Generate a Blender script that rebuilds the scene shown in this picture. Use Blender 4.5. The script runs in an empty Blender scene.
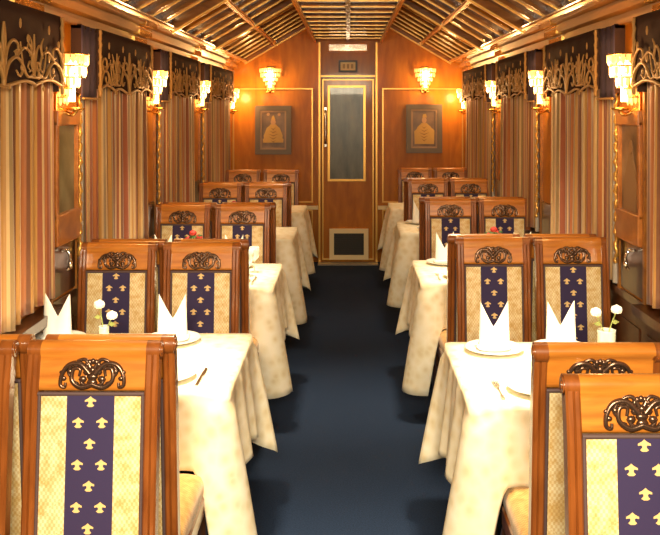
import bpy, math, random
from math import sin, cos, pi, radians, exp
from mathutils import Vector, Matrix
random.seed(7)
scene = bpy.context.scene
COL = scene.collection

# ------------------------------------------------------------------ materials
def new_mat(name):
    m = bpy.data.materials.new(name); m.use_nodes = True
    nt = m.node_tree; b = nt.nodes['Principled BSDF']
    return m, nt, b

def simple(name, col, rough=.5, metal=0, coat=0, sheen=0, emis=None, es=0, trans=0, ior=1.45):
    m, nt, b = new_mat(name)
    b.inputs['Base Color'].default_value = (*col, 1)
    b.inputs['Roughness'].default_value = rough
    b.inputs['Metallic'].default_value = metal
    b.inputs['Coat Weight'].default_value = coat
    b.inputs['Coat Roughness'].default_value = .12
    b.inputs['Sheen Weight'].default_value = sheen
    b.inputs['Transmission Weight'].default_value = trans
    b.inputs['IOR'].default_value = ior
    if emis:
        b.inputs['Emission Color'].default_value = (*emis, 1)
        b.inputs['Emission Strength'].default_value = es
    return m

def ramp(nt, stops, interp='LINEAR'):
    r = nt.nodes.new('ShaderNodeValToRGB'); cr = r.color_ramp; cr.interpolation = interp
    while len(cr.elements) < len(stops): cr.elements.new(.5)
    for e, (p, c) in zip(cr.elements, stops): e.position = p; e.color = (*c, 1)
    return r

def wood(name, dark, light, scale=(3, 3, 18), rough=.3, coat=.6, spec=.5):
    m, nt, b = new_mat(name)
    tc = nt.nodes.new('ShaderNodeTexCoord'); mp = nt.nodes.new('ShaderNodeMapping')
    mp.inputs['Scale'].default_value = scale
    n = nt.nodes.new('ShaderNodeTexNoise'); n.inputs['Scale'].default_value = 2.2
    n.inputs['Detail'].default_value = 6; n.inputs['Distortion'].default_value = .8
    r = ramp(nt, [(.3, dark), (.7, light)])
    nt.links.new(tc.outputs['Object'], mp.inputs['Vector']); nt.links.new(mp.outputs['Vector'], n.inputs['Vector'])
    nt.links.new(n.outputs['Fac'], r.inputs['Fac']); nt.links.new(r.outputs['Color'], b.inputs['Base Color'])
    b.inputs['Roughness'].default_value = rough; b.inputs['Coat Weight'].default_value = coat
    b.inputs['Coat Roughness'].default_value = .1; b.inputs['Specular IOR Level'].default_value = spec
    return m

W_RAIL = wood('polished_honey_wood', (.44, .135, .016), (.64, .24, .032), (2, 12, 14))
W_STILE = wood('polished_walnut', (.17, .045, .008), (.32, .095, .018), (14, 14, 2))
W_DARK = wood('dark_polished_wood', (.025, .010, .005), (.07, .025, .010), (10, 10, 2))
W_WALL = wood('wall_veneer', (.34, .105, .006), (.52, .18, .010), (5, 5, 1), .35, .12, .2)
W_DADO = wood('dado_wood', (.045, .015, .005), (.10, .032, .009), (5, 5, 1), .35, .25)
W_CORN = wood('gilded_cornice_wood', (.22, .075, .010), (.38, .145, .018), (8, 1, 8), .38, .15)
W_SLAT = wood('ceiling_slat_wood', (.14, .045, .006), (.28, .10, .012), (2, 8, 8), .25, .6)
CEIL = wood('dark_lacquer_ceiling', (.03, .014, .004), (.09, .038, .010), (1, 3, 1), .13, .8)
GOLD = simple('brass', (.80, .46, .12), .25, 1)
GILT = simple('gilt_trim', (.62, .34, .08), .3, .7)
BRONZE = simple('dark_bronze', (.17, .10, .065), .25, .8)
STEEL = simple('steel', (.55, .52, .48), .2, 1)
WHITE = simple('white_linen', (.88, .86, .80), .8)
CHINA = simple('white_china', (.88, .86, .80), .15, 0, .4)
PETAL = simple('white_petals', (.90, .88, .80), .6)
REDP = simple('red_petals', (.45, .03, .02), .6)
LEAF = simple('leaf_green', (.05, .12, .03), .5)
STEM = simple('stem_green', (.30, .35, .10), .5)
GLASS = simple('clear_glass', (.93, .97, .88), .05, trans=0, ior=1.45); GLASS.node_tree.nodes['Principled BSDF'].inputs['Alpha'].default_value = .38
NAVY = simple('navy_strip_fabric', (.036, .024, .085), .8)
NAVY2 = simple('navy_jabot_fabric', (.065, .042, .070), .8)
PIPING = simple('dark_piping', (.10, .06, .06), .6)
MOTIF = simple('gold_motif_thread', (.80, .56, .24), .55)
VELVET = simple('plum_velvet', (.050, .024, .017), .9); VELVET.node_tree.nodes['Principled BSDF'].inputs['Specular IOR Level'].default_value = .15
EMB = simple('gold_embroidery', (.40, .20, .055), .6, .1)
LINING = simple('pale_curtain_lining', (.45, .40, .34), .8)
FRAMEG = simple('grey_carved_frame', (.13, .10, .075), .45, .2)
MIRROR = simple('tinted_mirror', (.62, .52, .42), .12, .9)
BULB = simple('lamp_bulb', (1, .8, .4), .4, emis=(1, .62, .22), es=14)
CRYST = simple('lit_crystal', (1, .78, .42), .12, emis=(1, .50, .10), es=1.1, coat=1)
MESHB = simple('dark_vent_mesh', (.03, .025, .02), .6)
CREAM = simple('cream_paint', (.85, .68, .38), .5)
BLACK = simple('black_plastic', (.03, .015, .008), .4)

def brocade(name, c1, c2):
    m, nt, b = new_mat(name)
    tc = nt.nodes.new('ShaderNodeTexCoord')
    mp = nt.nodes.new('ShaderNodeMapping'); mp.inputs['Scale'].default_value = (160, 160, 110)
    ch = nt.nodes.new('ShaderNodeTexChecker'); ch.inputs['Scale'].default_value = 1
    ch.inputs['Color1'].default_value = (*c1, 1); ch.inputs['Color2'].default_value = (*c2, 1)
    n = nt.nodes.new('ShaderNodeTexNoise'); n.inputs['Scale'].default_value = 35; n.inputs['Detail'].default_value = 4
    r = ramp(nt, [(.35, (.82, .66, .40)), (.6, (1, 1, .95))])
    mx = nt.nodes.new('ShaderNodeMix'); mx.data_type = 'RGBA'; mx.blend_type = 'MULTIPLY'; mx.inputs[0].default_value = 1
    nt.links.new(tc.outputs['Object'], mp.inputs['Vector']); nt.links.new(mp.outputs['Vector'], ch.inputs['Vector'])
    nt.links.new(tc.outputs['Object'], n.inputs['Vector']); nt.links.new(n.outputs['Fac'], r.inputs['Fac'])
    nt.links.new(ch.outputs['Color'], mx.inputs[6]); nt.links.new(r.outputs['Color'], mx.inputs[7])
    nt.links.new(mx.outputs[2], b.inputs['Base Color'])
    b.inputs['Roughness'].default_value = .55; b.inputs['Sheen Weight'].default_value = .2
    return m
BROC = brocade('gold_brocade', (.78, .59, .31), (.91, .78, .51))
SEATF = brocade('deep_gold_seat_brocade', (.42, .23, .06), (.58, .35, .11))

def lace():
    m, nt, b = new_mat('cream_damask')
    tc = nt.nodes.new('ShaderNodeTexCoord')
    n = nt.nodes.new('ShaderNodeTexVoronoi'); n.inputs['Scale'].default_value = 22; n.inputs['Randomness'].default_value = 1
    n2 = nt.nodes.new('ShaderNodeTexNoise'); n2.inputs['Scale'].default_value = 9; n2.inputs['Detail'].default_value = 5
    ad = nt.nodes.new('ShaderNodeMath'); ad.operation = 'MULTIPLY'
    r = ramp(nt, [(.05, (.74, .63, .40)), (.22, (.84, .76, .56)), (.45, (.90, .84, .68))])
    nt.links.new(tc.outputs['Object'], n.inputs['Vector']); nt.links.new(tc.outputs['Object'], n2.inputs['Vector'])
    nt.links.new(n.outputs['Distance'], ad.inputs[0]); nt.links.new(n2.outputs['Fac'], ad.inputs[1])
    nt.links.new(ad.outputs[0], r.inputs['Fac']); nt.links.new(r.outputs['Color'], b.inputs['Base Color'])
    b.inputs['Roughness'].default_value = .6
    return m
LACE = lace()

def curtain_mat():
    m, nt, b = new_mat('striped_silk')
    uv = nt.nodes.new('ShaderNodeUVMap'); uv.uv_map = 'UVMap'
    sep = nt.nodes.new('ShaderNodeSeparateXYZ'); nt.links.new(uv.outputs['UV'], sep.inputs[0])
    fr = nt.nodes.new('ShaderNodeMath'); fr.operation = 'FRACT'
    nt.links.new(sep.outputs['X'], fr.inputs[0])
    red, org, gold, crm, brn, grn = (.27, .07, .028), (.40, .135, .04), (.42, .21, .05), (.54, .36, .17), (.17, .06, .025), (.27, .17, .07)
    st = [(0, red), (.09, crm), (.12, org), (.22, brn), (.27, gold), (.36, crm), (.40, grn), (.48, crm), (.52, gold),
          (.60, red), (.66, crm), (.69, brn), (.77, gold), (.84, grn), (.89, crm), (.93, org)]
    r = ramp(nt, st, 'CONSTANT'); nt.links.new(fr.outputs[0], r.inputs['Fac'])
    nt.links.new(r.outputs['Color'], b.inputs['Base Color'])
    b.inputs['Roughness'].default_value = .45; b.inputs['Sheen Weight'].default_value = .3
    return m
STRIPE = curtain_mat()

def carpet_mat():
    m, nt, b = new_mat('navy_carpet')
    tc = nt.nodes.new('ShaderNodeTexCoord'); n = nt.nodes.new('ShaderNodeTexNoise')
    n.inputs['Scale'].default_value = 160; n.inputs['Detail'].default_value = 3
    r = ramp(nt, [(.35, (.006, .014, .036)), (.65, (.012, .027, .064))])
    nt.links.new(tc.outputs['Object'], n.inputs['Vector']); nt.links.new(n.outputs['Fac'], r.inputs['Fac'])
    nt.links.new(r.outputs['Color'], b.inputs['Base Color'])
    bp = nt.nodes.new('ShaderNodeBump'); bp.inputs['Strength'].default_value = .3; bp.inputs['Distance'].default_value = .005
    nt.links.new(n.outputs['Fac'], bp.inputs['Height']); nt.links.new(bp.outputs[0], b.inputs['Normal'])
    b.inputs['Roughness'].default_value = .9; b.inputs['Specular IOR Level'].default_value = .2
    return m
CARPET = carpet_mat()

def door_glass():
    m, nt, b = new_mat('smoked_door_glass')
    tc = nt.nodes.new('ShaderNodeTexCoord'); n = nt.nodes.new('ShaderNodeTexNoise')
    mp = nt.nodes.new('ShaderNodeMapping'); mp.inputs['Scale'].default_value = (8, 8, 2)
    n.inputs['Scale'].default_value = 1.5; n.inputs['Detail'].default_value = 4
    r = ramp(nt, [(.3, (.03, .03, .02)), (.7, (.12, .12, .085))])
    nt.links.new(tc.outputs['Object'], mp.inputs['Vector']); nt.links.new(mp.outputs['Vector'], n.inputs['Vector'])
    nt.links.new(n.outputs['Fac'], r.inputs['Fac']); nt.links.new(r.outputs['Color'], b.inputs['Base Color'])
    b.inputs['Roughness'].default_value = .3; b.inputs['Coat Weight'].default_value = .1
    return m
DGLASS = door_glass()

def canvas(name, a, c):
    m, nt, b = new_mat(name)
    tc = nt.nodes.new('ShaderNodeTexCoord'); n = nt.nodes.new('ShaderNodeTexNoise')
    n.inputs['Scale'].default_value = 7; n.inputs['Detail'].default_value = 5
    r = ramp(nt, [(.35, a), (.65, c)])
    nt.links.new(tc.outputs['Object'], n.inputs['Vector']); nt.links.new(n.outputs['Fac'], r.inputs['Fac'])
    nt.links.new(r.outputs['Color'], b.inputs['Base Color']); b.inputs['Roughness'].default_value = .35
    return m
CANV_G = canvas('green_grey_painting', (.14, .13, .07), (.26, .24, .14))
CANV_B = canvas('brown_painting', (.14, .07, .03), (.34, .21, .11))
CANV_D = canvas('dark_painting', (.10, .055, .03), (.20, .12, .07))

# ------------------------------------------------------------------ mesh builder
class MB:
    def __init__(s): s.v = []; s.f = []; s.mi = []; s.sm = []; s.uv = {}
    def add(s, vs, fs, mi=0, smooth=False):
        o = len(s.v); s.v += [tuple(v) for v in vs]
        for f in fs: s.f.append([i + o for i in f]); s.mi.append(mi); s.sm.append(smooth)
        return s
    def box(s, x0, x1, y0, y1, z0, z1, mi=0, ch=0):
        if ch > 0:
            x0, x1 = min(x0, x1), max(x0, x1); y0, y1 = min(y0, y1), max(y0, y1); z0, z1 = min(z0, z1), max(z0, z1)
            ch = min(ch, (x1-x0)*.45, (y1-y0)*.45, (z1-z0)*.45)
            import bmesh
            bm = bmesh.new(); bmesh.ops.create_cube(bm, size=1)
            for v in bm.verts: v.co = ((x0+x1)/2 + v.co.x*(x1-x0), (y0+y1)/2 + v.co.y*(y1-y0), (z0+z1)/2 + v.co.z*(z1-z0))
            bmesh.ops.bevel(bm, geom=list(bm.edges), offset=ch, segments=2, affect='EDGES', profile=.5)
            bm.verts.index_update()
            s.add([v.co[:] for v in bm.verts], [[v.index for v in f.verts] for f in bm.faces], mi); bm.free(); return s
        v = [(x0,y0,z0),(x1,y0,z0),(x1,y1,z0),(x0,y1,z0),(x0,y0,z1),(x1,y0,z1),(x1,y1,z1),(x0,y1,z1)]
        return s.add(v, [[0,3,2,1],[4,5,6,7],[0,1,5,4],[1,2,6,5],[2,3,7,6],[3,0,4,7]], mi)
    def tube(s, pts, r, n=8, mi=0, cap=True, sx=1, sy=1):
        pts = [Vector(p) for p in pts]; k = len(pts)
        rs = r if isinstance(r, (list, tuple)) else [r]*k
        vs = []; up = None
        for i, p in enumerate(pts):
            d = (pts[min(i+1, k-1)] - pts[max(i-1, 0)]).normalized()
            if up is None: up = Vector((1,0,0)) if abs(d.x) < .8 else Vector((0,1,0))
            a = (up - d*up.dot(d)).normalized(); up = a; b = d.cross(a)
            for j in range(n):
                t = 2*pi*j/n; vs.append(p + a*cos(t)*rs[i]*sx + b*sin(t)*rs[i]*sy)
        fs = [[i*n+j, i*n+(j+1) % n, (i+1)*n+(j+1) % n, (i+1)*n+j] for i in range(k-1) for j in range(n)]
        s.add(vs, fs, mi, True)
        if cap: s.add(vs[:n], [list(range(n))[::-1]], mi); s.add(vs[-n:], [list(range(n))], mi)
        return s
    def lathe(s, prof, c=(0,0,0), n=20, mi=0, a0=0, a1=2*pi):
        full = abs(a1-a0-2*pi) < 1e-6; m = n if full else n+1
        vs = [(c[0]+r*cos(a0+(a1-a0)*j/n), c[1]+r*sin(a0+(a1-a0)*j/n), c[2]+z) for r, z in prof for j in range(m)]
        fs = [[i*m+j, i*m+(j+1) % m, (i+1)*m+(j+1) % m, (i+1)*m+j] for i in range(len(prof)-1) for j in range(n)]
        return s.add(vs, fs, mi, True)
    def prism(s, poly, fn, d0, d1, mi=0):
        # poly: 2D points; fn(u, v, d) -> 3D
        n = len(poly)
        vs = [fn(u, v, d0) for u, v in poly] + [fn(u, v, d1) for u, v in poly]
        return s.add(vs, [list(range(n))[::-1], list(range(n, 2*n))] + [[i, (i+1) % n, n+(i+1) % n, n+i] for i in range(n)], mi)
    def ball(s, c, r, mi=0, n=10, sc=(1,1,1)):
        vs = []; fs = []
        for i in range(n//2+1):
            ph = pi*i/(n//2)
            for j in range(n): vs.append((c[0]+r*sc[0]*sin(ph)*cos(2*pi*j/n), c[1]+r*sc[1]*sin(ph)*sin(2*pi*j/n), c[2]+r*sc[2]*cos(ph)))
        for i in range(n//2):
            for j in range(n): fs.append([i*n+j, (i+1)*n+j, (i+1)*n+(j+1) % n, i*n+(j+1) % n])
        return s.add(vs, fs, mi, True)
    def grid(s, P, mi=0, smooth=True, closed=False):
        r = len(P); c = len(P[0]); o = len(s.v)
        vs = [p for row in P for p in row]
        cc = c if closed else c-1
        return s.add(vs, [[i*c+j, i*c+(j+1) % c, (i+1)*c+(j+1) % c, (i+1)*c+j] for i in range(r-1) for j in range(cc)], mi, smooth)
    def mirror_x(s):
        pass
    def build(s, name, mats, parent=None, loc=(0,0,0), recalc=True):
        import bmesh
        me = bpy.data.meshes.new(name); me.from_pydata(s.v, [], s.f)
        for m in (mats if isinstance(mats, (list, tuple)) else [mats]): me.materials.append(m)
        for p, mi, sm in zip(me.polygons, s.mi, s.sm): p.material_index = mi; p.use_smooth = sm
        if recalc:
            bm = bmesh.new(); bm.from_mesh(me); bmesh.ops.recalc_face_normals(bm, faces=bm.faces); bm.to_mesh(me); bm.free()
        o = bpy.data.objects.new(name, me); COL.objects.link(o); o.location = loc
        if parent: o.parent = parent
        return o

def tag(o, label=None, cat=None, group=None, kind=None):
    if label: o['label'] = label
    if cat: o['category'] = cat
    if group: o['group'] = group
    if kind: o['kind'] = kind
    return o
def empty(name, loc=(0,0,0), rz=0):
    o = bpy.data.objects.new(name, None); COL.objects.link(o); o.location = loc; o.rotation_euler = (0,0,rz)
    o.empty_display_size = .1
    return o
def copy_tree(o, parent=None):
    c = o.copy(); COL.objects.link(c); c.parent = parent
    for ch in list(o.children): copy_tree(ch, c)
    return c
def smooth_path(pts, n=6):
    P = [Vector(p) for p in pts]; out = []
    for i in range(len(P)-1):
        p0 = P[max(i-1,0)]; p1 = P[i]; p2 = P[i+1]; p3 = P[min(i+2, len(P)-1)]
        for k in range(n):
            t = k/n
            out.append(.5*((2*p1)+(-p0+p2)*t+(2*p0-5*p1+4*p2-p3)*t*t+(-p0+3*p1-3*p2+p3)*t**3))
    out.append(P[-1]); return out

# ------------------------------------------------------------------ setting
WX = 1.32; YE = 9.69; YB = -1.6; ZC = 2.455
def struct(o): o['kind'] = 'structure'; return o
struct(MB().box(-WX-.1, WX+.1, YB-.1, YE+.1, -.1, 0).build('floor', CARPET))
for sgn, nm in ((-1, 'left'), (1, 'right')):
    w = struct(MB().box(sgn*WX, sgn*(WX+.1), YB, YE, 0, 2.2).build('wall_'+nm, W_WALL))
struct(MB().box(-WX-.1, WX+.1, YB-.1, YB, 0, 2.9).build('wall_back', W_WALL))
we = MB(); we.box(-WX-.1, WX+.1, YE, YE+.1, 0, 2.9)
struct(we.build('wall_end', W_WALL))

def slope_z(ax): return 2.14 + (1.35-ax)*.59
# ceiling: one shell
m = MB()
th = .05
for sg in (-1, 1):
    m.add([(sg*1.42, YB, slope_z(1.42)), (sg*.36, YB, slope_z(.36)), (sg*.36, YE, slope_z(.36)), (sg*1.42, YE, slope_z(1.42)),
           (sg*1.42, YB, slope_z(1.42)+th), (sg*.36, YB, slope_z(.36)+th), (sg*.36, YE, slope_z(.36)+th), (sg*1.42, YE, slope_z(1.42)+th)],
          [[0,1,2,3],[4,5,6,7],[0,1,5,4],[1,2,6,5],[2,3,7,6],[3,0,4,7]])
m.box(-.36, .36, YB, YE, ZC+.02, ZC+.35)
ceiling = struct(m.build('ceiling', CEIL))

# slats and rails on the slopes, per side one part per bay
def slope_box(m, sg, a0, a1, y0, y1, h, mi=0, off=0):
    # runs from |x|=a0 to a1 hanging h below the slope
    n = Vector((sg*.508, 0, -.861))*-1 if False else Vector((-sg*.508, 0, -.861))
    def P(a, y, d): return Vector((sg*a, y, slope_z(a))) + n*d
    vs = [P(a0,y0,off), P(a1,y0,off), P(a1,y1,off), P(a0,y1,off), P(a0,y0,off+h), P(a1,y0,off+h), P(a1,y1,off+h), P(a0,y1,off+h)]
    m.add(vs, [[0,1,2,3],[4,5,6,7],[0,1,5,4],[1,2,6,5],[2,3,7,6],[3,0,4,7]], mi)
bays = [2.3, 4.0, 5.7, 7.45, 9.69]
for sg in (-1, 1):
    edges = [0.6] + bays
    for bi in range(len(edges)-1):
        y0, y1 = edges[bi], edges[bi+1]
        m = MB(); k = int(round((y1-y0)/.34)); st = (y1-y0)/k
        for i in range(1, k):
            y = y0 + i*st
            slope_box(m, sg, 1.15, .40, y-.03, y+.03, .022, 0)
            slope_box(m, sg, 1.15, .40, y+.03, y+.038, .028, 1)
        p = m.build('ceiling_slats', [W_SLAT, GILT], ceiling)
        m = MB(); slope_box(m, sg, 1.17, .39, y1-.07, y1-.005, .05); slope_box(m, sg, 1.17, .39, y1-.05, y1-.025, .062, 1)
        m.build('ceiling_rib', [W_SLAT, GILT], ceiling)
    for a in (1.15, .82, .43):
        m = MB(); slope_box(m, sg, a+.018, a-.018, YB, YE, .045); slope_box(m, sg, a+.006, a-.006, YB, YE, .055, 1)
        m.build('ceiling_rail', [W_SLAT, GILT], ceiling)
# centre panel: mirrored tiles between cross slats
m = MB(); m.box(-.34, .34, .5, YE-.02, ZC+.012, ZC+.019); m.build('centre_mirror_panel', MIRROR, ceiling)
m = MB(); k = 0; y = .6
while y < YE-.1:
    m.box(-.345, .345, y-.06, y+.06, ZC, ZC+.02, 0); m.box(-.345, .345, y+.06, y+.065, ZC-.003, ZC+.02, 1); y += .36
m.box(-.018, .018, .5, YE-.02, ZC-.01, ZC+.02, 0)
m.build('centre_cross_slats', [wood('brown_slat', (.06, .022, .006), (.14, .05, .012), (2, 6, 6), .2, .6), GILT], ceiling)
for sg in (-1, 1):
    m = MB(); m.box(sg*.345, sg*.385, .5, YE, ZC-.015, ZC+.28); m.box(sg*.350, sg*.362, .5, YE, ZC-.028, ZC-.013, 1)
    m.build('centre_edge_beam', [W_SLAT, GILT], ceiling)

# cornices
n = 1
for sg in (-1, 1):
    m = MB()
    prof = [(1.33, 2.10), (1.27, 2.10), (1.265, 2.125), (1.285, 2.13), (1.28, 2.15), (1.235, 2.155), (1.225, 2.185), (1.245, 2.19), (1.24, 2.205), (1.20, 2.21),
            (1.19, 2.235), (1.205, 2.24), (1.20, 2.25), (1.17, 2.255), (1.165, 2.26), (1.33, 2.17)]
    pr = [(sg*x, z) for x, z in prof]
    m.prism(pr, lambda u, v, d: (u, d, v), YB, YE)
    c = struct(m.build('trim_%d' % n, W_CORN)); n += 1
    for yc in (3.45, 5.3, 7.15, 8.95):
        m = MB()
        for (xa, za, xb, zb) in ((1.265, 2.10, 1.262, 2.13), (1.235, 2.15, 1.222, 2.19), (1.20, 2.205, 1.187, 2.24), (1.17, 2.25, 1.158, 2.262)):
            m.box(sg*(xa-.008), sg*(xa+.03), yc-.16, yc+.16, za-.006, zb+.004)
        m.build('gilt_cornice_clip', GOLD, c)
# dado panels and sill ledges
for sg in (-1, 1):
    m = MB(); m.box(sg*(WX-.014), sg*WX, YB, YE, 0, .82)
    for yc in [2.3+.62*i for i in range(12)]:
        m.box(sg*(WX-.020), sg*(WX-.014), yc-.26, yc+.26, .12, .72)
    m.box(sg*(WX-.03), sg*WX, YB, YE, .82, .855, 1)
    for a_, b_ in ((2.75, 3.8), (4.45, 5.4), (6.1, 7.2), (7.9, 8.9)): m.box(sg*(WX-.085), sg*(WX-.03), a_, b_, .815, .855, 1)
    m.box(sg*(WX-.025), sg*WX, YB, YE, 0, .09, 1)
    struct(m.build('trim_%d' % n, [W_DADO, W_DARK])); n += 1

# pillars between the windows (wood boards on the wall)
pill = [2.28, 3.97, 5.66, 7.42]
for sg in (-1, 1):
    for yc in pill:
        m = MB(); m.box(sg*(WX-.02), sg*WX, yc-.2, yc+.2, .855, 2.10)
        m.box(sg*(WX-.035), sg*(WX-.02), yc-.19, yc-.165, .855, 2.10, 1); m.box(sg*(WX-.035), sg*(WX-.02), yc+.165, yc+.19, .855, 2.10, 1)
        m.box(sg*(WX-.03), sg*(WX-.02), yc-.15, yc+.15, .87, 1.09, 2)
        struct(m.build('trim_%d' % n, [W_WALL, W_CORN, W_DARK])); n += 1

# end wall: gilt line panels, dado
def line_box(m, x0, x1, z0, z1, w=.014, y=YE, d=.014, mi=0):
    m.box(x0, x1, y-d, y, z1-w, z1, mi); m.box(x0, x1, y-d, y, z0, z0+w, mi)
    m.box(x0, x0+w, y-d, y, z0+w, z1-w, mi); m.box(x1-w, x1, y-d, y, z0+w, z1-w, mi)
for (a, b) in ((-1.28, -.39), (.38, 1.28)):
    m = MB(); line_box(m, a, b, .66, 1.93); line_box(m, a, b, .12, .58)
    struct(m.build('trim_%d' % n, GILT)); n += 1
m = MB(); m.box(-WX, -.33, YE-.03, YE, .585, .625); m.box(.33, WX, YE-.03, YE, .585, .625)
struct(m.build('trim_%d' % n, CREAM)); n += 1
# chamfer board under the slope on the end wall
for sg in (-1, 1):
    m = MB(); m.box(sg*.30, sg*.33, YE-.06, YE, 0, ZC-.02); m.box(sg*.305, sg*.325, YE-.068, YE-.06, 0, ZC-.02, 1)
    struct(m.build('trim_%d' % n, [W_WALL, GILT])); n += 1
# door
door = struct(MB().box(-.29, .29, YE-.035, YE-.001, .03, 2.03, ch=.006).build('door_1', W_WALL))
m = MB(); line_box(m, -.285, .285, .03, 2.03, .014, YE-.035, .01); m.build('gilt_edge', GILT, door)
m = MB(); line_box(m, -.225, .195, .90, 1.96, .025, YE-.035, .02); m.build('window_frame', GILT, door)
MB().box(-.2, .17, YE-.042, YE-.036, .925, 1.935).build('window_pane', DGLASS, door)
m = MB(); line_box(m, -.205, .225, .035, .375, .05, YE-.035, .025); m.build('vent_frame', CREAM, door)
m = MB(); m.box(-.155, .175, YE-.045, YE-.036, .085, .325)
for i in range(10): m.box(-.155, .175, YE-.052, YE-.045, .095+i*.023, .103+i*.023)
m.build('vent_grille', MESHB, door)
m = MB(); m.box(-.262, -.235, YE-.045, YE-.036, 1.28, 1.72, ch=.003)
m.tube(smooth_path([(-.248, YE-.045, 1.68), (-.248, YE-.09, 1.66), (-.248, YE-.095, 1.5), (-.248, YE-.09, 1.34), (-.248, YE-.045, 1.32)]), .011)
m.build('door_handle', STEEL, door)
m = MB(); line_box(m, -.23, .23, 2.325, 2.435, .02, YE, .03)
o = struct(m.build('window_1', W_WALL)); MB().box(-.21, .21, YE-.012, YE-.002, 2.345, 2.415).build('window_pane', MIRROR, o)
m = MB(); m.box(-.30, .30, YE-.05, YE, 2.04, 2.085); m.box(-.30, .30, YE-.058, YE-.05, 2.055, 2.07, 1)
struct(m.build('trim_%d' % n, [W_CORN, GILT])); n += 1
# plaque over the door
pl = empty('door_plaque', (0, YE, 2.17)); tag(pl, 'small dark framed plaque with pale face above the end door', 'plaque')
m = MB(); line_box(m, -.105, .105, -.065, .07, .022, -.001, .03); m.build('frame', BLACK, pl)
MB().box(-.085, .085, -.012, -.002, -.045, .05).build('face', CREAM, pl)
m = MB()
for xx in (-.045, .0, .045): m.box(xx-.014, xx+.014, -.015, -.012, -.022, .028, ch=.002)
m.build('raised_marks', simple('tan_marks', (.40, .27, .13), .5), pl)
# threshold mat
tag(MB().box(-.33, .33, YE-.24, YE-.06, .0, .012, ch=.004).build('threshold_plate', simple('grey_metal_mat', (.25, .22, .19), .4, .6)),
    'grey metal threshold plate on the carpet before the end door', 'threshold plate')

# ------------------------------------------------------------------ curtains + valances
def curtain(sg, y0, y1, near, label, ph):
    t = empty('window_curtain', (sg*WX, (y0+y1)/2, .855)); tag(t, label, 'curtain', 'striped window curtains')
    L = (y1-y0); N = int(L*110); hz = 1.02
    P = []; U = []
    arc = 0; rows = 14
    base = []
    def off(y, tz):
        s = (y-y0)
        d = .022*sin(s*2*pi/.115 + ph) + .010*sin(s*2*pi/.047 + ph*2) + .012*sin(s*2*pi/.41 + ph)
        return .040 + d*(.45+.35*tz)
    for r in range(rows+1):
        tz = 1 - r/rows; z = .03 + (hz-.03)*(r/rows) if True else 0
        row = []
        for i in range(N+1):
            y = y0 + L*i/N
            z2 = z + (.012*sin(y*9+ph) if r == 0 else 0)
            row.append((-sg*(off(y, tz)), y-(y0+y1)/2, z2))
        P.append(row)
    m = MB(); m.grid(P)
    o = m.build('drape', STRIPE, t)
    me = o.data; uvl = me.uv_layers.new(name='UVMap')
    acc = [0]
    for i in range(1, N+1):
        a = Vector(P[7][i]); b = Vector(P[7][i-1]); acc.append(acc[-1]+(a-b).length)
    for lp in me.loops:
        j = lp.vertex_index % (N+1); uvl.data[lp.index].uv = (acc[j]/.34 + ph*.13, 0)
    sd = o.modifiers.new('thick', 'SOLIDIFY'); sd.thickness = .003
    # pale lining edge at the near side, gathered fold
    m = MB(); Q = []
    yb = y0-(y0+y1)/2
    for r in range(9):
        z = .02 + (hz-.02)*r/8
        Q.append([(-sg*(.04+.014*sin(a)), yb-.018+.016*cos(a), z) for a in [2*pi*k/10 for k in range(10)]])
    m.grid(Q, closed=True); m.build('lining_fold', LINING, t)
    # gold cord fringe on the near edge
    m = MB(); yb2 = yb-.06
    m.tube([(-sg*(.05+.004*sin(k*1.3)), yb2+.006*sin(k*1.1), .12+.82*k/60) for k in range(61)], [.008+.004*(k % 2) for k in range(61)], 6)
    m.build('cord_trim', GILT, t)
    return t

def vine(m, pts, r, fn, n=5):
    P = smooth_path([fn(u, v) for u, v in pts], 5)
    k = len(P); m.tube(P, [r*(1-.55*i/(k-1)) for i in range(k)], n)

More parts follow.
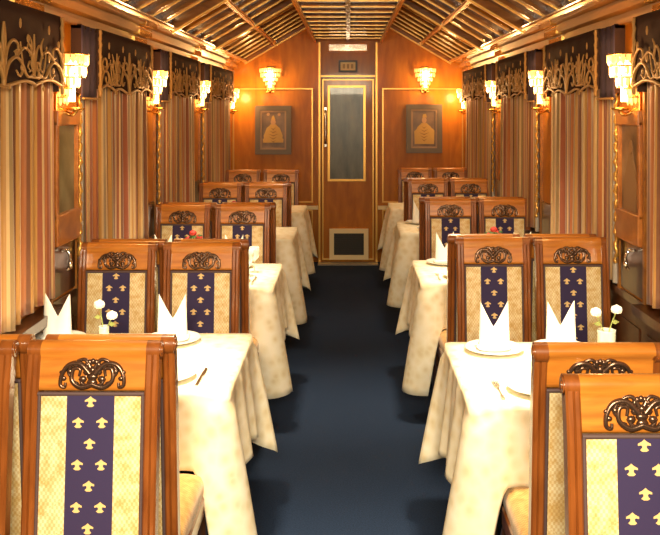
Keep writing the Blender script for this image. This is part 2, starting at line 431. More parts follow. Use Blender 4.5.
def valance(sg, y0, y1, label, near_jabot=True):
    t = empty('window_valance', (sg*WX, (y0+y1)/2, 1.76)); tag(t, label, 'valance', 'embroidered window valances')
    c = (y0+y1)/2; jb = .25
    xs = .075
    ya = y0+jb-c; yb = y1-c
    L = yb-ya
    def hem(u):   # u 0..1 across
        return .04 + .035*abs(sin(u*pi*2.0+pi/2))**.7 - .045*exp(-((u-.5)/.13)**2) - .03*exp(-((u-0)/.08)**2) - .03*exp(-((u-1)/.08)**2)
    m = MB(); P = []
    N = 60
    for r in range(7):
        row = []
        for i in range(N+1):
            u = i/N; z0 = hem(u); z = z0 + (.345-z0)*r/6
            row.append((-sg*(xs+.006*sin(u*40)*(1-r/6)), ya+L*u, z))
        P.append(row)
    m.grid(P); o = m.build('velvet_panel', VELVET, t); sd = o.modifiers.new('t', 'SOLIDIFY'); sd.thickness = .012
    # end returns + top board
    m = MB(); m.box(-sg*.01, -sg*(xs-.006), yb-.012, yb, .02, .345); m.box(-sg*.01, -sg*(xs-.006), y0-c, y0-c+.012, .02, .345)
    m.box(-sg*.01, -sg*(xs-.006), y0-c, yb, .325, .34); m.build('side_return', VELVET, t)
    # fringe along the hem
    m = MB(); m.tube([(-sg*(xs+.008), ya+L*i/N, hem(i/N)) for i in range(N+1)], .007, 6)
    for e in (ya, yb): m.tube([(-sg*(xs+.009), e+(.01 if e == ya else -.01)+.006*sin(k*1.6), .01+.33*k/22) for k in range(23)], [.007+.003*(k % 2) for k in range(23)], 6)
    m.build('gold_braid', EMB, t)
    # embroidery
    m = MB(); F = lambda u, v: (-sg*(xs+.012), ya+L*u, v)
    for s2 in (-1, 1):
        for cx in (.5, .0 if s2 > 0 else 1.0):
            k2 = s2
            def q(du, v): return (cx+k2*du, v)
            vine(m, [q(0, .05), q(.03, .11), q(.09, .14), q(.14, .11), q(.12, .07), q(.09, .09)], .009, F)
            vine(m, [q(0, .08), q(.02, .16), q(.06, .20), q(.10, .19), q(.10, .155), q(.075, .16)], .008, F)
            vine(m, [q(.09, .14), q(.15, .18), q(.20, .16), q(.22, .11), q(.19, .09)], .007, F)
            vine(m, [q(.14, .11), q(.18, .07), q(.23, .09), q(.25, .13)], .007, F)
            vine(m, [q(.20, .15), q(.21, .20), q(.19, .23)], .006, F)
        vine(m, [(.5, .03), (.5, .12), (.5+s2*.008, .20), (.5, .26)], .010, F)
    for cx in (.27, .73):
        for s2 in (-1, 1):
            vine(m, [(cx, .08), (cx+s2*.03, .13), (cx+s2*.05, .11), (cx+s2*.03, .095)], .006, F)
            vine(m, [(cx, .10), (cx+s2*.02, .17), (cx+s2*.045, .20), (cx+s2*.06, .17)], .006, F)
            vine(m, [(cx, .07), (cx+s2*.06, .075), (cx+s2*.09, .12), (cx+s2*.11, .20)], .006, F)
        vine(m, [(cx, .07), (cx, .15), (cx, .24)], .008, F)
    for i in range(11):
        u = .05+.09*i; v = .15+.08*sin(i*2.1)
        m.ball(F(u, v), .012, 0, 8, (.4, 1, 1.5))
        m.ball(F(u+.04, v-.05), .010, 0, 8, (.4, 1, 1.3))
    m.ball(F(.5, .12), .022, 0, 10, (.4, 1, 1.4))
    for i in range(4): m.ball(F(.14+.24*i, .27), .010, 0, 8, (.4, 1, 2))
    m.build('embroidery', EMB, t)
    # plain jabot at the near end
    m = MB(); P = []
    for r in range(5):
        P.append([(-sg*(xs-.004+.003*sin(i*.9)), y0-c+jb*i/20, -.005+.345*r/4) for i in range(21)])
    m.grid(P); o = m.build('plain_tail', NAVY2, t); sd = o.modifiers.new('t', 'SOLIDIFY'); sd.thickness = .006
    m = MB(); m.tube([(-sg*(xs+.004), y0-c+jb*i/20, -.005) for i in range(21)], .006, 6); m.build('tail_braid', EMB, t)
    return t
bw = [(2.22, 3.78), (4.09, 5.50), (5.82, 7.26), (7.60, 9.40)]
wh = ['nearest the camera', 'beside the second pair of chairs', 'beside the third row of chairs', 'farthest away, by the end wall']
for sg, side in ((-1, 'left'), (1, 'right')):
    for i, (a, b) in enumerate(bw):
        curtain(sg, a+.10, b-.03, True, 'striped floor-length look curtain on %s wall, %s' % (side, wh[i]) if False else 'red, gold and cream striped curtain, %s wall, %s' % (side, wh[i]), i*1.7+(sg+1))
        valance(sg, a, b, 'plum valance with gold vine embroidery, %s wall, %s' % (side, wh[i]))

# ------------------------------------------------------------------ sconces
def make_sconce(name='wall_sconce'):
    # local: mounted on plane x=0, projecting +X
    t = empty(name)
    m = MB(); m.box(0, .012, -.035, .035, -.13, .12, ch=.004); m.tube(smooth_path([(.01, 0, -.11), (.05, 0, -.13), (.07, 0, -.10)]), .008)
    m.lathe([(0, -.012), (.028, -.008), (.034, 0), (.0, .004)], (.062, 0, -.105), 14); m.build('bracket', GOLD, t)
    R = [.088, .080, .060, .040, .024]; Zt = [.10, .055, .012, -.030, -.065]; H = [.040, .040, .038, .033, .03]
    for k in range(5):
        m = MB(); cnt = 14 - k*2
        for j in range(cnt):
            a = -pi*.5 + pi*(j+.5)/cnt
            w = R[k]*pi/cnt*.42
            cx, cy = .012+R[k]*cos(a), R[k]*sin(a); z1 = Zt[k]+.006*(j % 2); z0 = z1-H[k]
            tx, ty = -sin(a), cos(a); nx, ny = cos(a), sin(a)
            v = []
            for z, q in ((z1, 1), (z0+.010, 1), (z0, .25)):
                for (p1, p2) in ((-1, 0), (0, 1), (1, 0), (0, -1)): v.append((cx+tx*w*p1*q+nx*w*p2*q*.7, cy+ty*w*p1*q+ny*w*p2*q*.7, z))
            f = [[0,1,2,3], [8,9,10,11]] + [[i*4+q, i*4+(q+1) % 4, (i+1)*4+(q+1) % 4, (i+1)*4+q] for i in range(2) for q in range(4)]
            m.add(v, f)
        m.build('crystal_tier', CRYST, t)
        m2 = MB(); m2.lathe([(R[k]-.006, Zt[k]), (R[k]+.006, Zt[k]), (R[k]+.006, Zt[k]+.006), (R[k]-.006, Zt[k]+.006), (R[k]-.006, Zt[k])], (.012, 0, 0), 16, 0, -pi/2, pi/2)
        m2.build('tier_band', GOLD, t)
    m = MB(); m.ball((.05, 0, .045), .028, 0, 12, (1, 1, 1.4)); m.tube([(.05, 0, -.08), (.05, 0, .02)], .012, 8)
    m.build('bulb', BULB, t)
    return t
def lamp_at(p, w):
    L = bpy.data.lights.new('sconce_light', 'POINT'); L.energy = w; L.color = (1, .58, .22); L.shadow_soft_size = .05
    o = bpy.data.objects.new('sconce_light', L); COL.objects.link(o); o.location = p
sc0 = make_sconce(); first = True
spots = []
pn = ['nearest the camera', 'second from the camera', 'third from the camera', 'in the corner by the end wall']
for sg, side in ((-1, 'left'), (1, 'right')):
    for i, y in enumerate((3.90, 5.62, 7.38, 9.50)):
        z = (1.83, 1.83, 1.82, 1.80)[i]
        ww = WX-.02 if i < 3 else WX
        spots.append(((sg*ww, y, z), 0 if sg < 0 else pi, 'lit crystal sconce on the %s side wall, %s' % (side, pn[i]), (-sg*-1)*0))
for x, side in ((-.86, 'left'), (.855, 'right')):
    spots.append(((x, YE, 2.03), -pi/2, 'lit crystal sconce on the end wall above the %s portrait' % side, 0))
for p, rz, lab, _ in spots:
    s = sc0 if first else copy_tree(sc0); first = False
    s.location = p; s.rotation_euler = (0, 0, rz); s.scale = (1.3, 1.3, 1.15); tag(s, lab, 'wall lamp', 'crystal wall sconces')
    d = Vector((cos(rz), sin(rz), 0))
    lamp_at(Vector(p)+d*.16+Vector((0, 0, .02)), 7.5 if p[1] < 9 else 9.5)

# ------------------------------------------------------------------ pictures
def figure_poly(m, s, F, mi):
    body = [(-.09, -.13), (.09, -.13), (.10, -.06), (.07, .02), (.035, .05), (.03, .06), (-.03, .06), (-.035, .05), (-.07, .02), (-.10, -.06)]
    m.prism([(a*s, b*s) for a, b in body], F, 0, .003, mi)
def portrait(x, label, kind):
    t = empty('portrait_picture', (x, YE, 1.465 if kind == 0 else 1.48)); tag(t, label, 'picture')
    m = MB(); line_box(m, -.20, .20, -.27, .27, .055, 0, .03); m.build('frame', FRAMEG, t)
    m = MB(); line_box(m, -.145, .145, -.215, .215, .018, 0, .022); m.build('inner_border', simple('pale_border', (.35, .22, .14), .5), t)
    MB().box(-.14, .14, -.008, -.001, -.21, .21).build('canvas', CANV_D, t)
    F = lambda u, v, d: (u, -.009-d, v)
    m = MB(); figure_poly(m, 1.05, F, 0)
    for k in range(5):
        m.prism([(-.06+.015*abs(k-2), .03-k*.035), (0, .012-k*.035), (.06-.015*abs(k-2), .03-k*.035), (.0, -.0-k*.035)], F, .004, .0065, 2)
    if kind == 0:
        m.prism([(-.11, -.14), (.11, -.14), (.115, -.10), (.06, -.06), (-.06, -.06), (-.115, -.10)], F, .003, .006, 0)
        m.prism([(.03*cos(k*.785), .09+.035*sin(k*.785)) for k in range(8)], F, 0, .004, 1)
        m.prism([(-.025, .115), (.025, .115), (.012, .15), (0, .165), (-.012, .15)], F, .003, .006, 0)
        for sx in (-.055, .065): m.prism([(sx+.018*cos(k*.785), .175+.018*sin(k*.785)) for k in range(8)], F, 0, .003, 1)
    else:
        m.prism([(-.105, -.17), (.11, -.17), (.115, -.02), (.06, .03), (-.05, .03), (-.11, -.03)], F, .003, .006, 0)
        m.prism([(.028*cos(k*.785), .095+.036*sin(k*.785)) for k in range(8)], F, 0, .004, 1)
        m.prism([(-.02, .125), (.03, .125), (.02, .165), (-.012, .16)], F, .003, .006, 0)
    m.build('painted_figure', [simple('painted_gold', (.52, .32, .09), .5), simple('painted_skin', (.50, .30, .17), .5), simple('painted_fold', (.22, .11, .03), .5)], t)
portrait(-.83, 'grey framed painting of a seated gold-robed figure, left of the end door', 0)
portrait(.845, 'grey framed painting of a standing gold-robed figure, right of the end door', 1)
for sg, cv, lab in ((-1, CANV_G, 'wood framed green-grey picture on the left pillar below a sconce'), (1, CANV_B, 'wood framed brown figure picture on the right pillar below a sconce')):
    t = empty('pillar_picture', (sg*(WX-.02), 3.97, 1.36)); tag(t, lab, 'picture')
    m = MB(); X = lambda a: -sg*a
    hw = .135
    m.box(X(0), X(.035), -hw-.025, hw+.025, .27, .34, ch=.006); m.box(X(0), X(.035), -hw-.025, hw+.025, -.26, -.12, ch=.006)
    m.box(X(0), X(.03), -hw-.025, -hw+.005, -.14, .29, ch=.004); m.box(X(0), X(.03), hw-.005, hw+.025, -.14, .29, ch=.004)
    m.build('frame', wood('picture_frame_wood', (.30, .09, .015), (.48, .18, .035), (5, 5, 5)), t)
    MB().box(X(.001), X(.012), -hw, hw, -.13, .28).build('canvas', cv, t)
    if sg > 0:
        m = MB(); F = lambda u, v, d: (X(.013+d), u, v)
        m.prism([(-.07, -.12), (.09, -.12), (.10, .0), (.05, .08), (.02, .14), (-.03, .15), (-.07, .08), (-.09, 0)], F, 0, .003); 
        m.prism([(.03*cos(k*.785)-.01, .17+.035*sin(k*.785)) for k in range(8)], F, 0, .003, 0)
        m.build('painted_figure', simple('painted_brown', (.30, .17, .08), .5), t)
    h = MB(); h.tube(smooth_path([(X(.0), -.02, 0), (X(.03), -.02, .0), (X(.045), -.02, -.03), (X(.04), -.02, -.07), (X(.03), -.02, -.085)]), .007); h.lathe([(0, -.005), (.02, 0), (0, .005)], (X(.01), -.02, 0), 10)
    h.ball((X(.045), -.02, -.06), .012, 0, 8, (1, 1, 2))
    o = h.build('coat_hook', simple('nickel', (.85, .82, .75), .15, 1)); o.location = (sg*(WX-.03), 3.93, 1.07)
    tag(o, 'small bright coat hook on the dark %s pillar panel' % ('left' if sg < 0 else 'right'), 'hook')

# ------------------------------------------------------------------ chair
CW = .180
def yb(z):  # rear-leaning line of backrest centre (leans to -Y going up), curling back at the top
    t = (z-.42)/(1.07-.42)
    return -.012 - .052*t - .014*max(0, t-.8)/.2
def make_chair():
    t = empty('dining_chair')
    # stiles
    for s in (-1, 1):
        m = MB(); xc = s*(CW-.018)
        zs = [.40+.64*i/16 for i in range(17)]
        prof = [(-.018, -.020), (.018, -.020), (.018, -.014), (.013, -.010), (.018, -.006), (.018, .006), (.013, .010), (.018, .014), (.018, .020), (-.018, .020)]
        # grooves on front/back faces: two beads
        prof = [(-.018, -.018), (-.013, -.023), (-.004, -.023), (-.001, -.017), (.002, -.023), (.013, -.023), (.018, -.018),
                (.018, .018), (.013, .023), (.002, .023), (-.001, .017), (-.004, .023), (-.013, .023), (-.018, .018)]
        m.grid([[(xc+px, yb(z)+py, z) for px, py in prof] for z in zs], closed=True, smooth=False)
        k = len(prof); m.f.append(list(range(k))[::-1]); m.mi.append(0); m.sm.append(False)
        # scroll at the top
        yt = yb(1.045)
        for (r, w) in ((.027, .036), (.020, .042), (.010, .047)):
            vs = []; 
            m.tube([(xc-w/2, yt-.006, 1.045), (xc+w/2, yt-.006, 1.045)], r, 18)
        m.build('stile', W_STILE, t)
    iw = CW-.036
    # top rail, curved profile with a rolled top
    m = MB()
    P = []
    pf = []
    for i in range(9):
        z = .945+.085*i/8; pf.append((yb(z)+.013, z))
    yt = yb(1.045)-.006
    for a in range(0, 181, 20): pf.append((yt+.027*cos(radians(a)), 1.045+.027*sin(radians(a))))
    for i in range(9):
        z = 1.03-.085*i/8; pf.append((yb(z)-.013, z))
    m.grid([[(x, y, z) for (y, z) in pf] for x in (-iw, iw)], closed=True)
    rail = m.build('top_rail', W_RAIL, t)
    # carved crest, both faces
    for face in (1, -1):
        m = MB(); yc = yb(.985)+face*.018
        def F(u, v): return (u, yb(.988+v)+face*.015, .988+v)
        for s in (-1, 1):
            vine(m, [(0, -.026), (s*.03, -.034), (s*.055, -.016), (s*.052, .012), (s*.034, .012), (s*.036, -.006)], .0085, F, 6)
            vine(m, [(s*.008, .0), (s*.035, .026), (s*.066, .022), (s*.083, -.002), (s*.086, -.028), (s*.074, -.034), (s*.072, -.022)], .0085, F, 6)
            vine(m, [(s*.004, .012), (s*.020, .036), (s*.040, .034), (s*.048, .024)], .0065, F, 6)
            vine(m, [(s*.012, -.034), (s*.03, -.020), (s*.018, -.006)], .006, F, 6)
            vine(m, [(s*.058, .020), (s*.066, .004), (s*.058, -.010)], .006, F, 6)
            for (u, v, r) in ((.016, .004, .009), (.026, -.014, .010), (.062, .006, .008), (.046, .022, .008), (.078, -.012, .007), (.044, -.026, .008), (.030, .018, .008), (.012, .028, .008), (.084, .004, .006)):
                m.ball(F(s*u, v), r, 0, 8, (1.2, .7, 1))
        for a in range(7):
            an = pi*a/6; m.ball(F(.018*cos(an), .014+.018*sin(an)), .0075, 0, 8, (1, .8, 1.2))
        m.ball(F(0, .010), .011, 0, 8, (1, .9, 1)); m.ball(F(0, -.022), .011, 0, 8, (1.4, .7, 1)); m.ball(F(0, -.008), .010, 0, 8, (1.6, .7, 1))
        m.build('carved_crest', BRONZE, rail)
    # upholstered panel
    zs = [.45+.485*i/10 for i in range(11)]
    m = MB(); th = .015
    P = [[(-iw+.006, yb(z)-th, z), (-iw*.5, yb(z)-th-.004, z), (iw*.5, yb(z)-th-.004, z), (iw-.006, yb(z)-th, z),
          (iw-.006, yb(z)+th, z), (iw*.5, yb(z)+th+.004, z), (-iw*.5, yb(z)+th+.004, z), (-iw+.006, yb(z)+th, z)] for z in zs]
    m.grid(P, closed=True, smooth=False); m.f += [list(range(8))[::-1], [80+i for i in range(8)]]; m.mi += [0, 0]; m.sm += [False, False]
    back = m.build('backrest', BROC, t)
    # piping frame
    m = MB()
    for face in (1, -1):
        o = face*.018
        m.tube([(-iw+.004, yb(z)+o, z) for z in zs], .005, 6); m.tube([(iw-.004, yb(z)+o, z) for z in zs], .005, 6)
        m.tube([(-iw, yb(.938)+o, .938), (iw, yb(.938)+o, .938)], .006, 6)
        m.tube([(-iw, yb(.45)+o, .45), (iw, yb(.45)+o, .45)], .005, 6)
    m.build('piping', PIPING, back)
    # navy strip with motifs
    sw = .064
    mot = [(0, .95), (.35, .62), (.92, .30), (.92, .02), (.45, .10), (.30, -.05), (.34, -.32), (.62, -.62), (.30, -.85)]
    mot = mot + [(-u, v) for u, v in reversed(mot) if u > 0]
    for face in (1, -1):
        m = MB(); o = face*(th+.004)
        def bump(x): return o - face*.004*max(0, abs(x)-iw*.5)/(iw*.5)
        m.grid([[(-sw, yb(z)+o, z), (-sw, yb(z)+o+face*.0025, z), (sw, yb(z)+o+face*.0025, z), (sw, yb(z)+o, z)] for z in zs], smooth=False)
        def G(u, v, d): return (u, yb(v)+o+face*(.0022+d), v)
        z = .918; row = 0
        while z > .47:
            for cx in ((0,) if row % 2 == 0 else (-.032, .032)):
                m.prism([(cx+u*.0165, z+v*.0155) for u, v in mot], G, 0, .0015, 1)
            z -= .055; row += 1
        m.build('centre_strip', [NAVY, MOTIF], back)
    # seat
    m = MB(); P = []
    def rr(hx, y0, y1, r, z, n=4):
        pts = []
        for (cx, cy, a0) in ((hx-r, y1-r, 0), (-hx+r, y1-r, 90), (-hx+r, y0+r, 180), (hx-r, y0+r, 270)):
            for k in range(n+1):
                a = radians(a0+90*k/n); pts.append((cx+r*cos(a), cy+r*sin(a), z))
        return pts
    for (inset, z) in ((.004, .405), (0, .42), (0, .45), (.008, .468), (.03, .482), (.09, .490)): P.append(rr(.185-inset, .0+inset, .42-inset, .03, z))
    m.grid(P, closed=True); m.f.append([5*20+i for i in range(20)]); m.mi.append(0); m.sm.append(True)
    m.build('seat', SEATF, t)
    m = MB(); m.grid([rr(.186, -.03, .425, .03, .345), rr(.188, -.03, .428, .03, .35), rr(.188, -.03, .428, .03, .40), rr(.182, -.03, .42, .03, .41), rr(.15, .02, .37, .03, .41)], closed=True, smooth=False)
    m.f.append(list(range(20))[::-1]); m.mi.append(0); m.sm.append(False)
    m.build('seat_frame', W_STILE, t)
    # legs
    for s in (-1, 1):
        m = MB(); m.tube(smooth_path([(s*.160, .395, .36), (s*.168, .405, .27), (s*.160, .395, .14), (s*.156, .39, .05), (s*.164, .405, .012), (s*.166, .41, 0)]), [.024]*3+[.026]*4+[.022]*5+[.018]*5+[.014]*5+[.013]*4+[.017]*4+[.018], 10)
        m.build('leg', W_DARK, t)
        m = MB(); m.tube(smooth_path([(s*.160, -.015, .40), (s*.160, -.02, .25), (s*.160, -.0, .10), (s*.163, .015, 0)]), [.020]*10+[.016]*9, 8)
        m.build('leg', W_DARK, t)
    return t
chair0 = make_chair()

# rows: (side, near top Y, far top Y)
TOPOFF = .078   # top lean distance from local origin
rows = [(-1, 2.376, 2.445), (1, 2.07, 2.36), (-1, 4.13, 4.24), (1, 4.29, 4.41), (-1, 5.78, 5.89), (1, 6.15, 6.26), (-1, 7.42, 7.53), (1, 7.85, 7.96), (-1, 9.0, None), (1, 9.30, None)]
rown = ['nearest row', 'nearest row', 'second row', 'second row', 'third row', 'third row', 'fourth row', 'fourth row', 'last row', 'last row']
XS = {-1: (-.692, -1.09), 1: (.717, 1.10)}
first = True
for ri, (sg, yn, yf) in enumerate(rows):
    side = 'left' if sg < 0 else 'right'
    for ci, x in enumerate(XS[sg]):
        if ri == 1 and ci == 1: continue
        if ri == 1: x = .700
        pos = 'aisle' if ci == 0 else 'window'
        x += random.uniform(-.006, .006)
        # near chair: faces the camera (seat toward -Y); top leans to +Y
        c = chair0 if first else copy_tree(chair0); first = False
        c.location = (x, yn-TOPOFF+.022, 0); c.rotation_euler = (0, 0, pi+random.uniform(-.012, .012))
        tag(c, 'carved wooden chair facing the camera, %s seat, %s on the %s' % (pos, rown[ri], side), 'chair', 'upholstered dining chairs')
        if yf:
            c = copy_tree(chair0); c.location = (x-sg*(.026 if ri != 1 else .008), yf+TOPOFF+.015, 0); c.rotation_euler = (0, 0, random.uniform(-.012, .012))
            tag(c, 'carved wooden chair turned to the end door, %s seat, %s on the %s' % (pos, rown[ri], side), 'chair', 'upholstered dining chairs')

# ------------------------------------------------------------------ tables and cloths
def make_table(cx, cy, hx, hy, label):
    t = empty('dining_table', (cx, cy, 0)); tag(t, label, 'table', 'covered dining tables')
    MB().box(-hx+.02, hx-.02, -hy+.02, hy-.02, .705, .735, ch=.006).build('table_top', W_DARK, t)
    for a in (-1, 1):
        for b in (-1, 1):
            m = MB(); m.tube([(a*(hx-.09), b*(hy-.14), .705), (a*(hx-.09), b*(hy-.14), .35), (a*(hx-.09), b*(hy-.14), 0)], [.028, .022, .016], 8)
            m.build('leg', W_DARK, t)
    return t
def cloth(cx, cy, hx, hy, label, seed, ztop=.742):
    rnd = random.Random(seed)
    R = .025; per = []
    # perimeter samples (x, y, nx, ny, corner distance)
    def seg(x0, y0, x1, y1, nx, ny, n):
        L = math.hypot(x1-x0, y1-y0)
        for k in range(n):
            u = k/n; per.append((x0+(x1-x0)*u, y0+(y1-y0)*u, nx, ny, min(u, 1-u)*L))
    def arc(ox, oy, a0, n):
        for k in range(n):
            a = radians(a0+90*k/n); per.append((ox+R*cos(a), oy+R*sin(a), cos(a), sin(a), -R*.0))
    seg(hx, -hy+R, hx, hy-R, 1, 0, 44); arc(hx-R, hy-R, 0, 10)
    seg(hx-R, hy, -hx+R, hy, 0, 1, 50); arc(-hx+R, hy-R, 90, 10)
    seg(-hx, hy-R, -hx, -hy+R, -1, 0, 44); arc(-hx+R, -hy+R, 180, 10)
    seg(-hx+R, -hy, hx-R, -hy, 0, -1, 50); arc(hx-R, -hy+R, 270, 10)
    n = len(per); T = 16; P = []
    # top rings
    for q in (.0, .5, .9):
        P.append([(p[0]*q, p[1]*q, ztop+.001) for p in per])
    ph = [rnd.uniform(0, 6.28) for _ in range(4)]
    tipv = [rnd.uniform(.47, .53), rnd.uniform(.47, .53), rnd.uniform(.56, .62), rnd.uniform(.56, .62)]
    out_x = lambda x: x
    for r in range(T+1):
        t = r/T; row = []
        for i, (x, y, nx, ny, d) in enumerate(per):
            ci = (0 if x > 0 else 1) if y > 0 else (2 if x < 0 else 3)
            end = abs(ny) > .8 and abs(x) < hx-R+.001
            L0 = .264 if end else .35; wd = .085 if end else .24
            L = L0 + .012*sin(i*.09+ph[0]) + (tipv[ci]-L0)*max(0, 1-d/wd)**1.35
            k_ = .4 if end else 1
            flare = .030 + .075*exp(-(d/.05)**2) - .055*k_*exp(-((d-.12)/.045)**2) + .020*k_*sin(d*2*pi/.15+ph[1])*(1-exp(-d/.05))
            o = .004 + flare*t**.9
            drop = t*L
            zz = ztop - drop*.985 + (-.0)
            # rounded top edge
            if t < .08: o = .004*t/.08
            # diagonal direction spread at corners
            px = x+nx*o
            if (px+cx)*(1 if cx > 0 else -1) > 1.255: px = 1.255*(1 if cx > 0 else -1)-cx
            row.append((px, y+ny*o, max(zz, .02)))
        P.append(row)
    m = MB(); m.grid(P, closed=True)
    m.v[:] = m.v
    o = m.build('tablecloth', LACE, None, (cx, cy, 0))
    tag(o, label, 'tablecloth', 'cream damask tablecloths')
    s = o.modifiers.new('t', 'SOLIDIFY'); s.thickness = .002; s.offset = 1
    return o
tabs = [(-1, 2.98, 3.74, 'nearest table on the left'), (1, 2.84, 3.60, 'nearest table on the right'), (-1, 4.72, 5.42, 'second table on the left'), (1, 4.84, 5.54, 'second table on the right'),
        (-1, 6.4, 7.08, 'third table on the left'), (1, 6.75, 7.43, 'third table on the right'), (-1, 8.02, 8.66, 'farthest table on the left'), (1, 8.35, 8.90, 'farthest table on the right')]
TC = []
for i, (sg, y0, y1, nm) in enumerate(tabs):
    xi, xo = .41, 1.19
    if i == 1: xi = .40
    cx = sg*(xi+xo)/2; cy = (y0+y1)/2; hx = (xo-xi)/2; hy = (y1-y0)/2
    make_table(cx, cy, hx, hy, 'dark wooden dining table under a cream cloth, '+nm)
    cloth(cx, cy, hx, hy, 'cream damask cloth with pointed hanging corners, '+nm, 11+i)
    TC.append((sg, cx, cy, hx, hy, nm))
ZT = .7455

# ------------------------------------------------------------------ tableware
def make_napkin():
    # standing mitre with two peaks, closed surface of real thickness
    m = MB(); N = 28; P = []
    for r in range(9):
        t = r/8; row = []
        for j in range(N):
            a = 2*pi*j/N
            hx = .062*(1-.10*t); hy = .035*(1-.55*t)
            x = hx*cos(a); y = hy*sin(a)
            u = abs(x)/.062
            top = .085 + .105*min(1, (u/.88))**1.15
            z = t*top
            row.append((x*(1+.0*t), y, z))
        P.append(row)
    m.grid(P, closed=True)
    P2 = [P[-1], [(x*.94, y*.6, z-.012) for x, y, z in P[-1]], [(x*.9, y*.6, .05) for x, y, z in P[-1]]]
    m.grid(P2, closed=True)
    # wrap fold
    m.tube([( .062*cos(a)*1.03, .036*sin(a)*1.05, .012+.004*sin(3*a)) for a in [2*pi*k/24 for k in range(25)]], .007, 6)
    o = m.build('napkin', WHITE); return o
def make_glass(h=.15):
    t = empty('wine_glass')
    m = MB(); m.lathe([(0, 0), (.030, .001), (.030, .003), (.004, .008), (.0035, .065), (.012, .072), (.028, .088), (.032, .115), (.028, .15), (.0265, .15), (.030, .115), (.026, .09), (.010, .076), (0, .074)], n=18)
    m.build('bowl_and_stem', GLASS, t); return t
def make_setting_plate():
    m = MB(); m.lathe([(0, .003), (.07, .003), (.078, .006), (.115, .016), (.117, .019), (.112, .018), (.078, .009), (.07, .006), (0, .006)], n=36)
    return m.build('dinner_plate', CHINA)
def make_fork():
    m = MB(); m.box(-.003, .003, -.09, .02, .001, .003); m.prism([(-.004, .0), (.004, 0), (.011, .03), (.011, .045), (-.011, .045), (-.011, .03)], lambda u, v, d: (u, v+.01, d), .002, .004)
    for k in range(4): x = -.0095+k*.0063; m.box(x-.0015, x+.0015, .05, .095, .002, .004)
    m.box(-.006, .006, -.10, -.06, .001, .0035, ch=.001); return m.build('table_fork', STEEL)
def make_knife():
    m = MB(); m.prism([(-.006, -.10), (.006, -.10), (.005, 0), (.010, .02), (.009, .09), (-.002, .11), (-.005, .02)], lambda u, v, d: (u, v, d), .001, .004); return m.build('table_knife', STEEL)
def make_flowers(kind):
    t = empty('flower_vase')
    m = MB()
    w = .020 if kind == 0 else (.036 if kind == 1 else .022)
    h = .085 if kind != 1 else .09
    if kind == 2: h = .10
    m.lathe([(0, 0), (w*.95, 0), (w, .004), (w*1.02, h*.9), (w*1.08, h), (w*.95, h), (w*.88, h*.85), (w*.85, .01), (0, .01)], n=8 if kind == 1 else 16)
    m.build('vase', GLASS, t)
    cols = PETAL if kind < 2 else REDP
    fl = {0: [(-.022, .01, .165), (.035, -.01, .125)], 1: [(-.042, .0, .155), (.040, .0, .165)], 2: [(-.03, 0, .17), (.03, .01, .18), (0, -.02, .21)]}[kind]
    for (fx, fy, fz) in fl:
        m = MB(); m.tube(smooth_path([(0, 0, .02), (fx*.3, fy*.3, fz*.55), (fx, fy, fz)]), .0022, 6)
        m.prism([(0, 0), (.012, .012), (.03, .002), (.014, -.008)], lambda u, v, d: (fx*.5+u*(1 if fx > 0 else -1), d, fz*.72+v), -.001, .001)
        m.build('stem', STEM, t)
        m = MB(); 
        for k in range(6):
            a = k*1.047+fx*40; m.ball((fx+.011*cos(a), fy+.011*sin(a), fz+.004), .012, 0, 8, (1, 1, 1.25))
        m.ball((fx, fy, fz+.008), .013, 0, 8, (1, 1, 1.3)); m.build('rose', cols, t)
    if kind == 2:
        m = MB(); rr_ = random.Random(3)
        for k in range(26):
            a = rr_.uniform(0, 6.28); r = rr_.uniform(.015, .05); z = rr_.uniform(.11, .20)
            m.ball((r*cos(a), r*sin(a), z), .013, 0, 6, (1.3, .9, .5))
        m.build('foliage', LEAF, t)
    return t
nap0 = make_napkin(); pl0 = make_setting_plate(); fk0 = make_fork(); kn0 = make_knife(); gl0 = make_glass()
used = set()
def place(o, loc, rz, label, cat, group):
    c = o if id(o) not in used else copy_tree(o); used.add(id(o))
    c.location = loc; c.rotation_euler = (0, 0, rz); tag(c, label, cat, group); return c
seat_x = {0: (-.725, -1.20), 1: (.58, .845), 2: (-.69, -1.12), 3: (.60, 1.08), 4: (-.69, -1.09), 5: (.60, 1.1), 6: (-.69, -1.09), 7: (.62, 1.1)}
for i, (sg, cx, cy, hx, hy, nm) in enumerate(TC):
    for end in (1, -1):      # 1 = far end of the table
        for si, x in enumerate(seat_x[i]):
            pos = 'aisle' if si == 0 else 'window'; e = 'far' if end > 0 else 'near'
            if end < 0: x = sg*(.66 if si == 0 else 1.04)
            y = cy + end*(hy-.14)
            w = '%s side, %s end of the %s' % (pos, e, nm)
            if i < 6:
                place(pl0, (x, y, ZT), 0, 'white plate, '+w, 'plate', 'white dinner plates')
                if end > 0:
                    if i == 1: place(nap0, (x, y, ZT+.008), .1*si, 'white mitre-folded napkin, '+w, 'napkin', 'mitre-folded napkins')
                    else: place(nap0, (x, y, ZT+.008), random.uniform(-.2, .2), 'white mitre-folded napkin, '+w, 'napkin', 'mitre-folded napkins')
            elif end > 0: place(nap0, (x, y, ZT+.001), random.uniform(-.3, .3), 'white mitre-folded napkin, '+w, 'napkin', 'mitre-folded napkins')
            if i < 4 and end < 0:
                place(fk0, (x-.145, y, ZT+.001), 0, 'steel fork beside the plate, '+w, 'fork', 'table forks')
                place(kn0, (x+.135, y, ZT+.001), 0, 'steel knife beside the plate, '+w, 'knife', 'table knives')
            if i in (2, 3):
                gx = x + (.14 if end > 0 else .09); 
                if end > 0 and i == 1 : gx = x-.13 if si == 0 else x+.12
                place(gl0, (gx, cy+end*.055, ZT), 0, 'clear stemmed wine glass, '+w, 'glass', 'wine glasses')
v = make_flowers(0); v.location = (-.985, 3.52, ZT); tag(v, 'small glass vase with two white roses, nearest table on the left', 'vase')
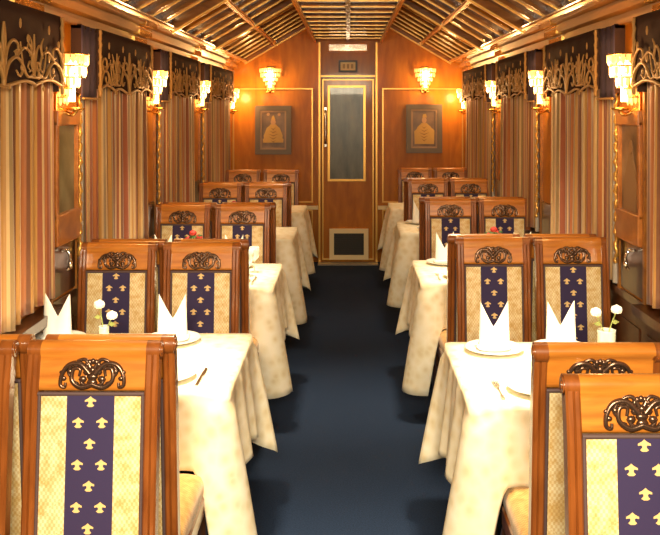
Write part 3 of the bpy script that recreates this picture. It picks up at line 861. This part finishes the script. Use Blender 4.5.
v = make_flowers(1); v.location = (1.02, 3.44, ZT); tag(v, 'wide glass jar with two white roses, nearest table on the right', 'vase')
v2 = make_flowers(2)
vl = [(-.93, 5.25, 'second table on the left'), (.90, 5.4, 'second table on the right'), (-.9, 6.9, 'third table on the left'), (.86, 7.2, 'third table on the right'), (-.88, 8.4, 'farthest table on the left')]
for k, (x, y, nm) in enumerate(vl):
    c = v2 if k == 0 else copy_tree(v2); c.location = (x, y, ZT); tag(c, 'glass vase of small red flowers and dark leaves, '+nm, 'vase', 'vases of red flowers')

# ------------------------------------------------------------------ lights
def area(name, loc, rot, sx, sy, w, col):
    L = bpy.data.lights.new(name, 'AREA'); L.shape = 'RECTANGLE'; L.size = sx; L.size_y = sy; L.energy = w; L.color = col
    o = bpy.data.objects.new(name, L); COL.objects.link(o); o.location = loc; o.rotation_euler = rot; return o
o = area('camera_side_fill', (0, -.35, 2.2), (radians(62), 0, 0), 1.0, .4, 66, (1, .84, .58)); o.data.spread = radians(95)  # added unseen frontal fill, flash-like, brightening the nearest chairs and tables
def down(x, y, w, spread=58):
    o = area('table_fill', (x, y, slope_z(abs(x))-.10), (0, 0, 0), .16, .16, w, (1, .80, .52)); o.data.spread = radians(spread)  # added fill to brighten the tables, no fixture exists in the ceiling
for sg in (-1, 1):
    down(sg*.70, 3.1, 16); down(sg*.70, 5.0, 10); down(sg*.70, 6.9, 2.2); down(sg*.70, 8.5, 1)
w = bpy.data.worlds.new('World'); scene.world = w; w.use_nodes = True
w.node_tree.nodes['Background'].inputs[0].default_value = (1, .75, .5, 1); w.node_tree.nodes['Background'].inputs[1].default_value = .06

# ------------------------------------------------------------------ camera
cam = bpy.data.cameras.new('camera'); co = bpy.data.objects.new('camera', cam); COL.objects.link(co)
co.location = (0, 0, 1.71); co.rotation_euler = (radians(90), 0, 0)
cam.sensor_fit = 'HORIZONTAL'; cam.sensor_width = 36; cam.lens = 872/660*36
cam.shift_x = -18/660; cam.shift_y = -(267.5-108)/660
cam.clip_start = .05
scene.camera = co
vs = scene.view_settings; vs.view_transform = 'Standard'; vs.look = 'None'; vs.gamma = 1; vs.use_curve_mapping = False; vs.exposure = 0
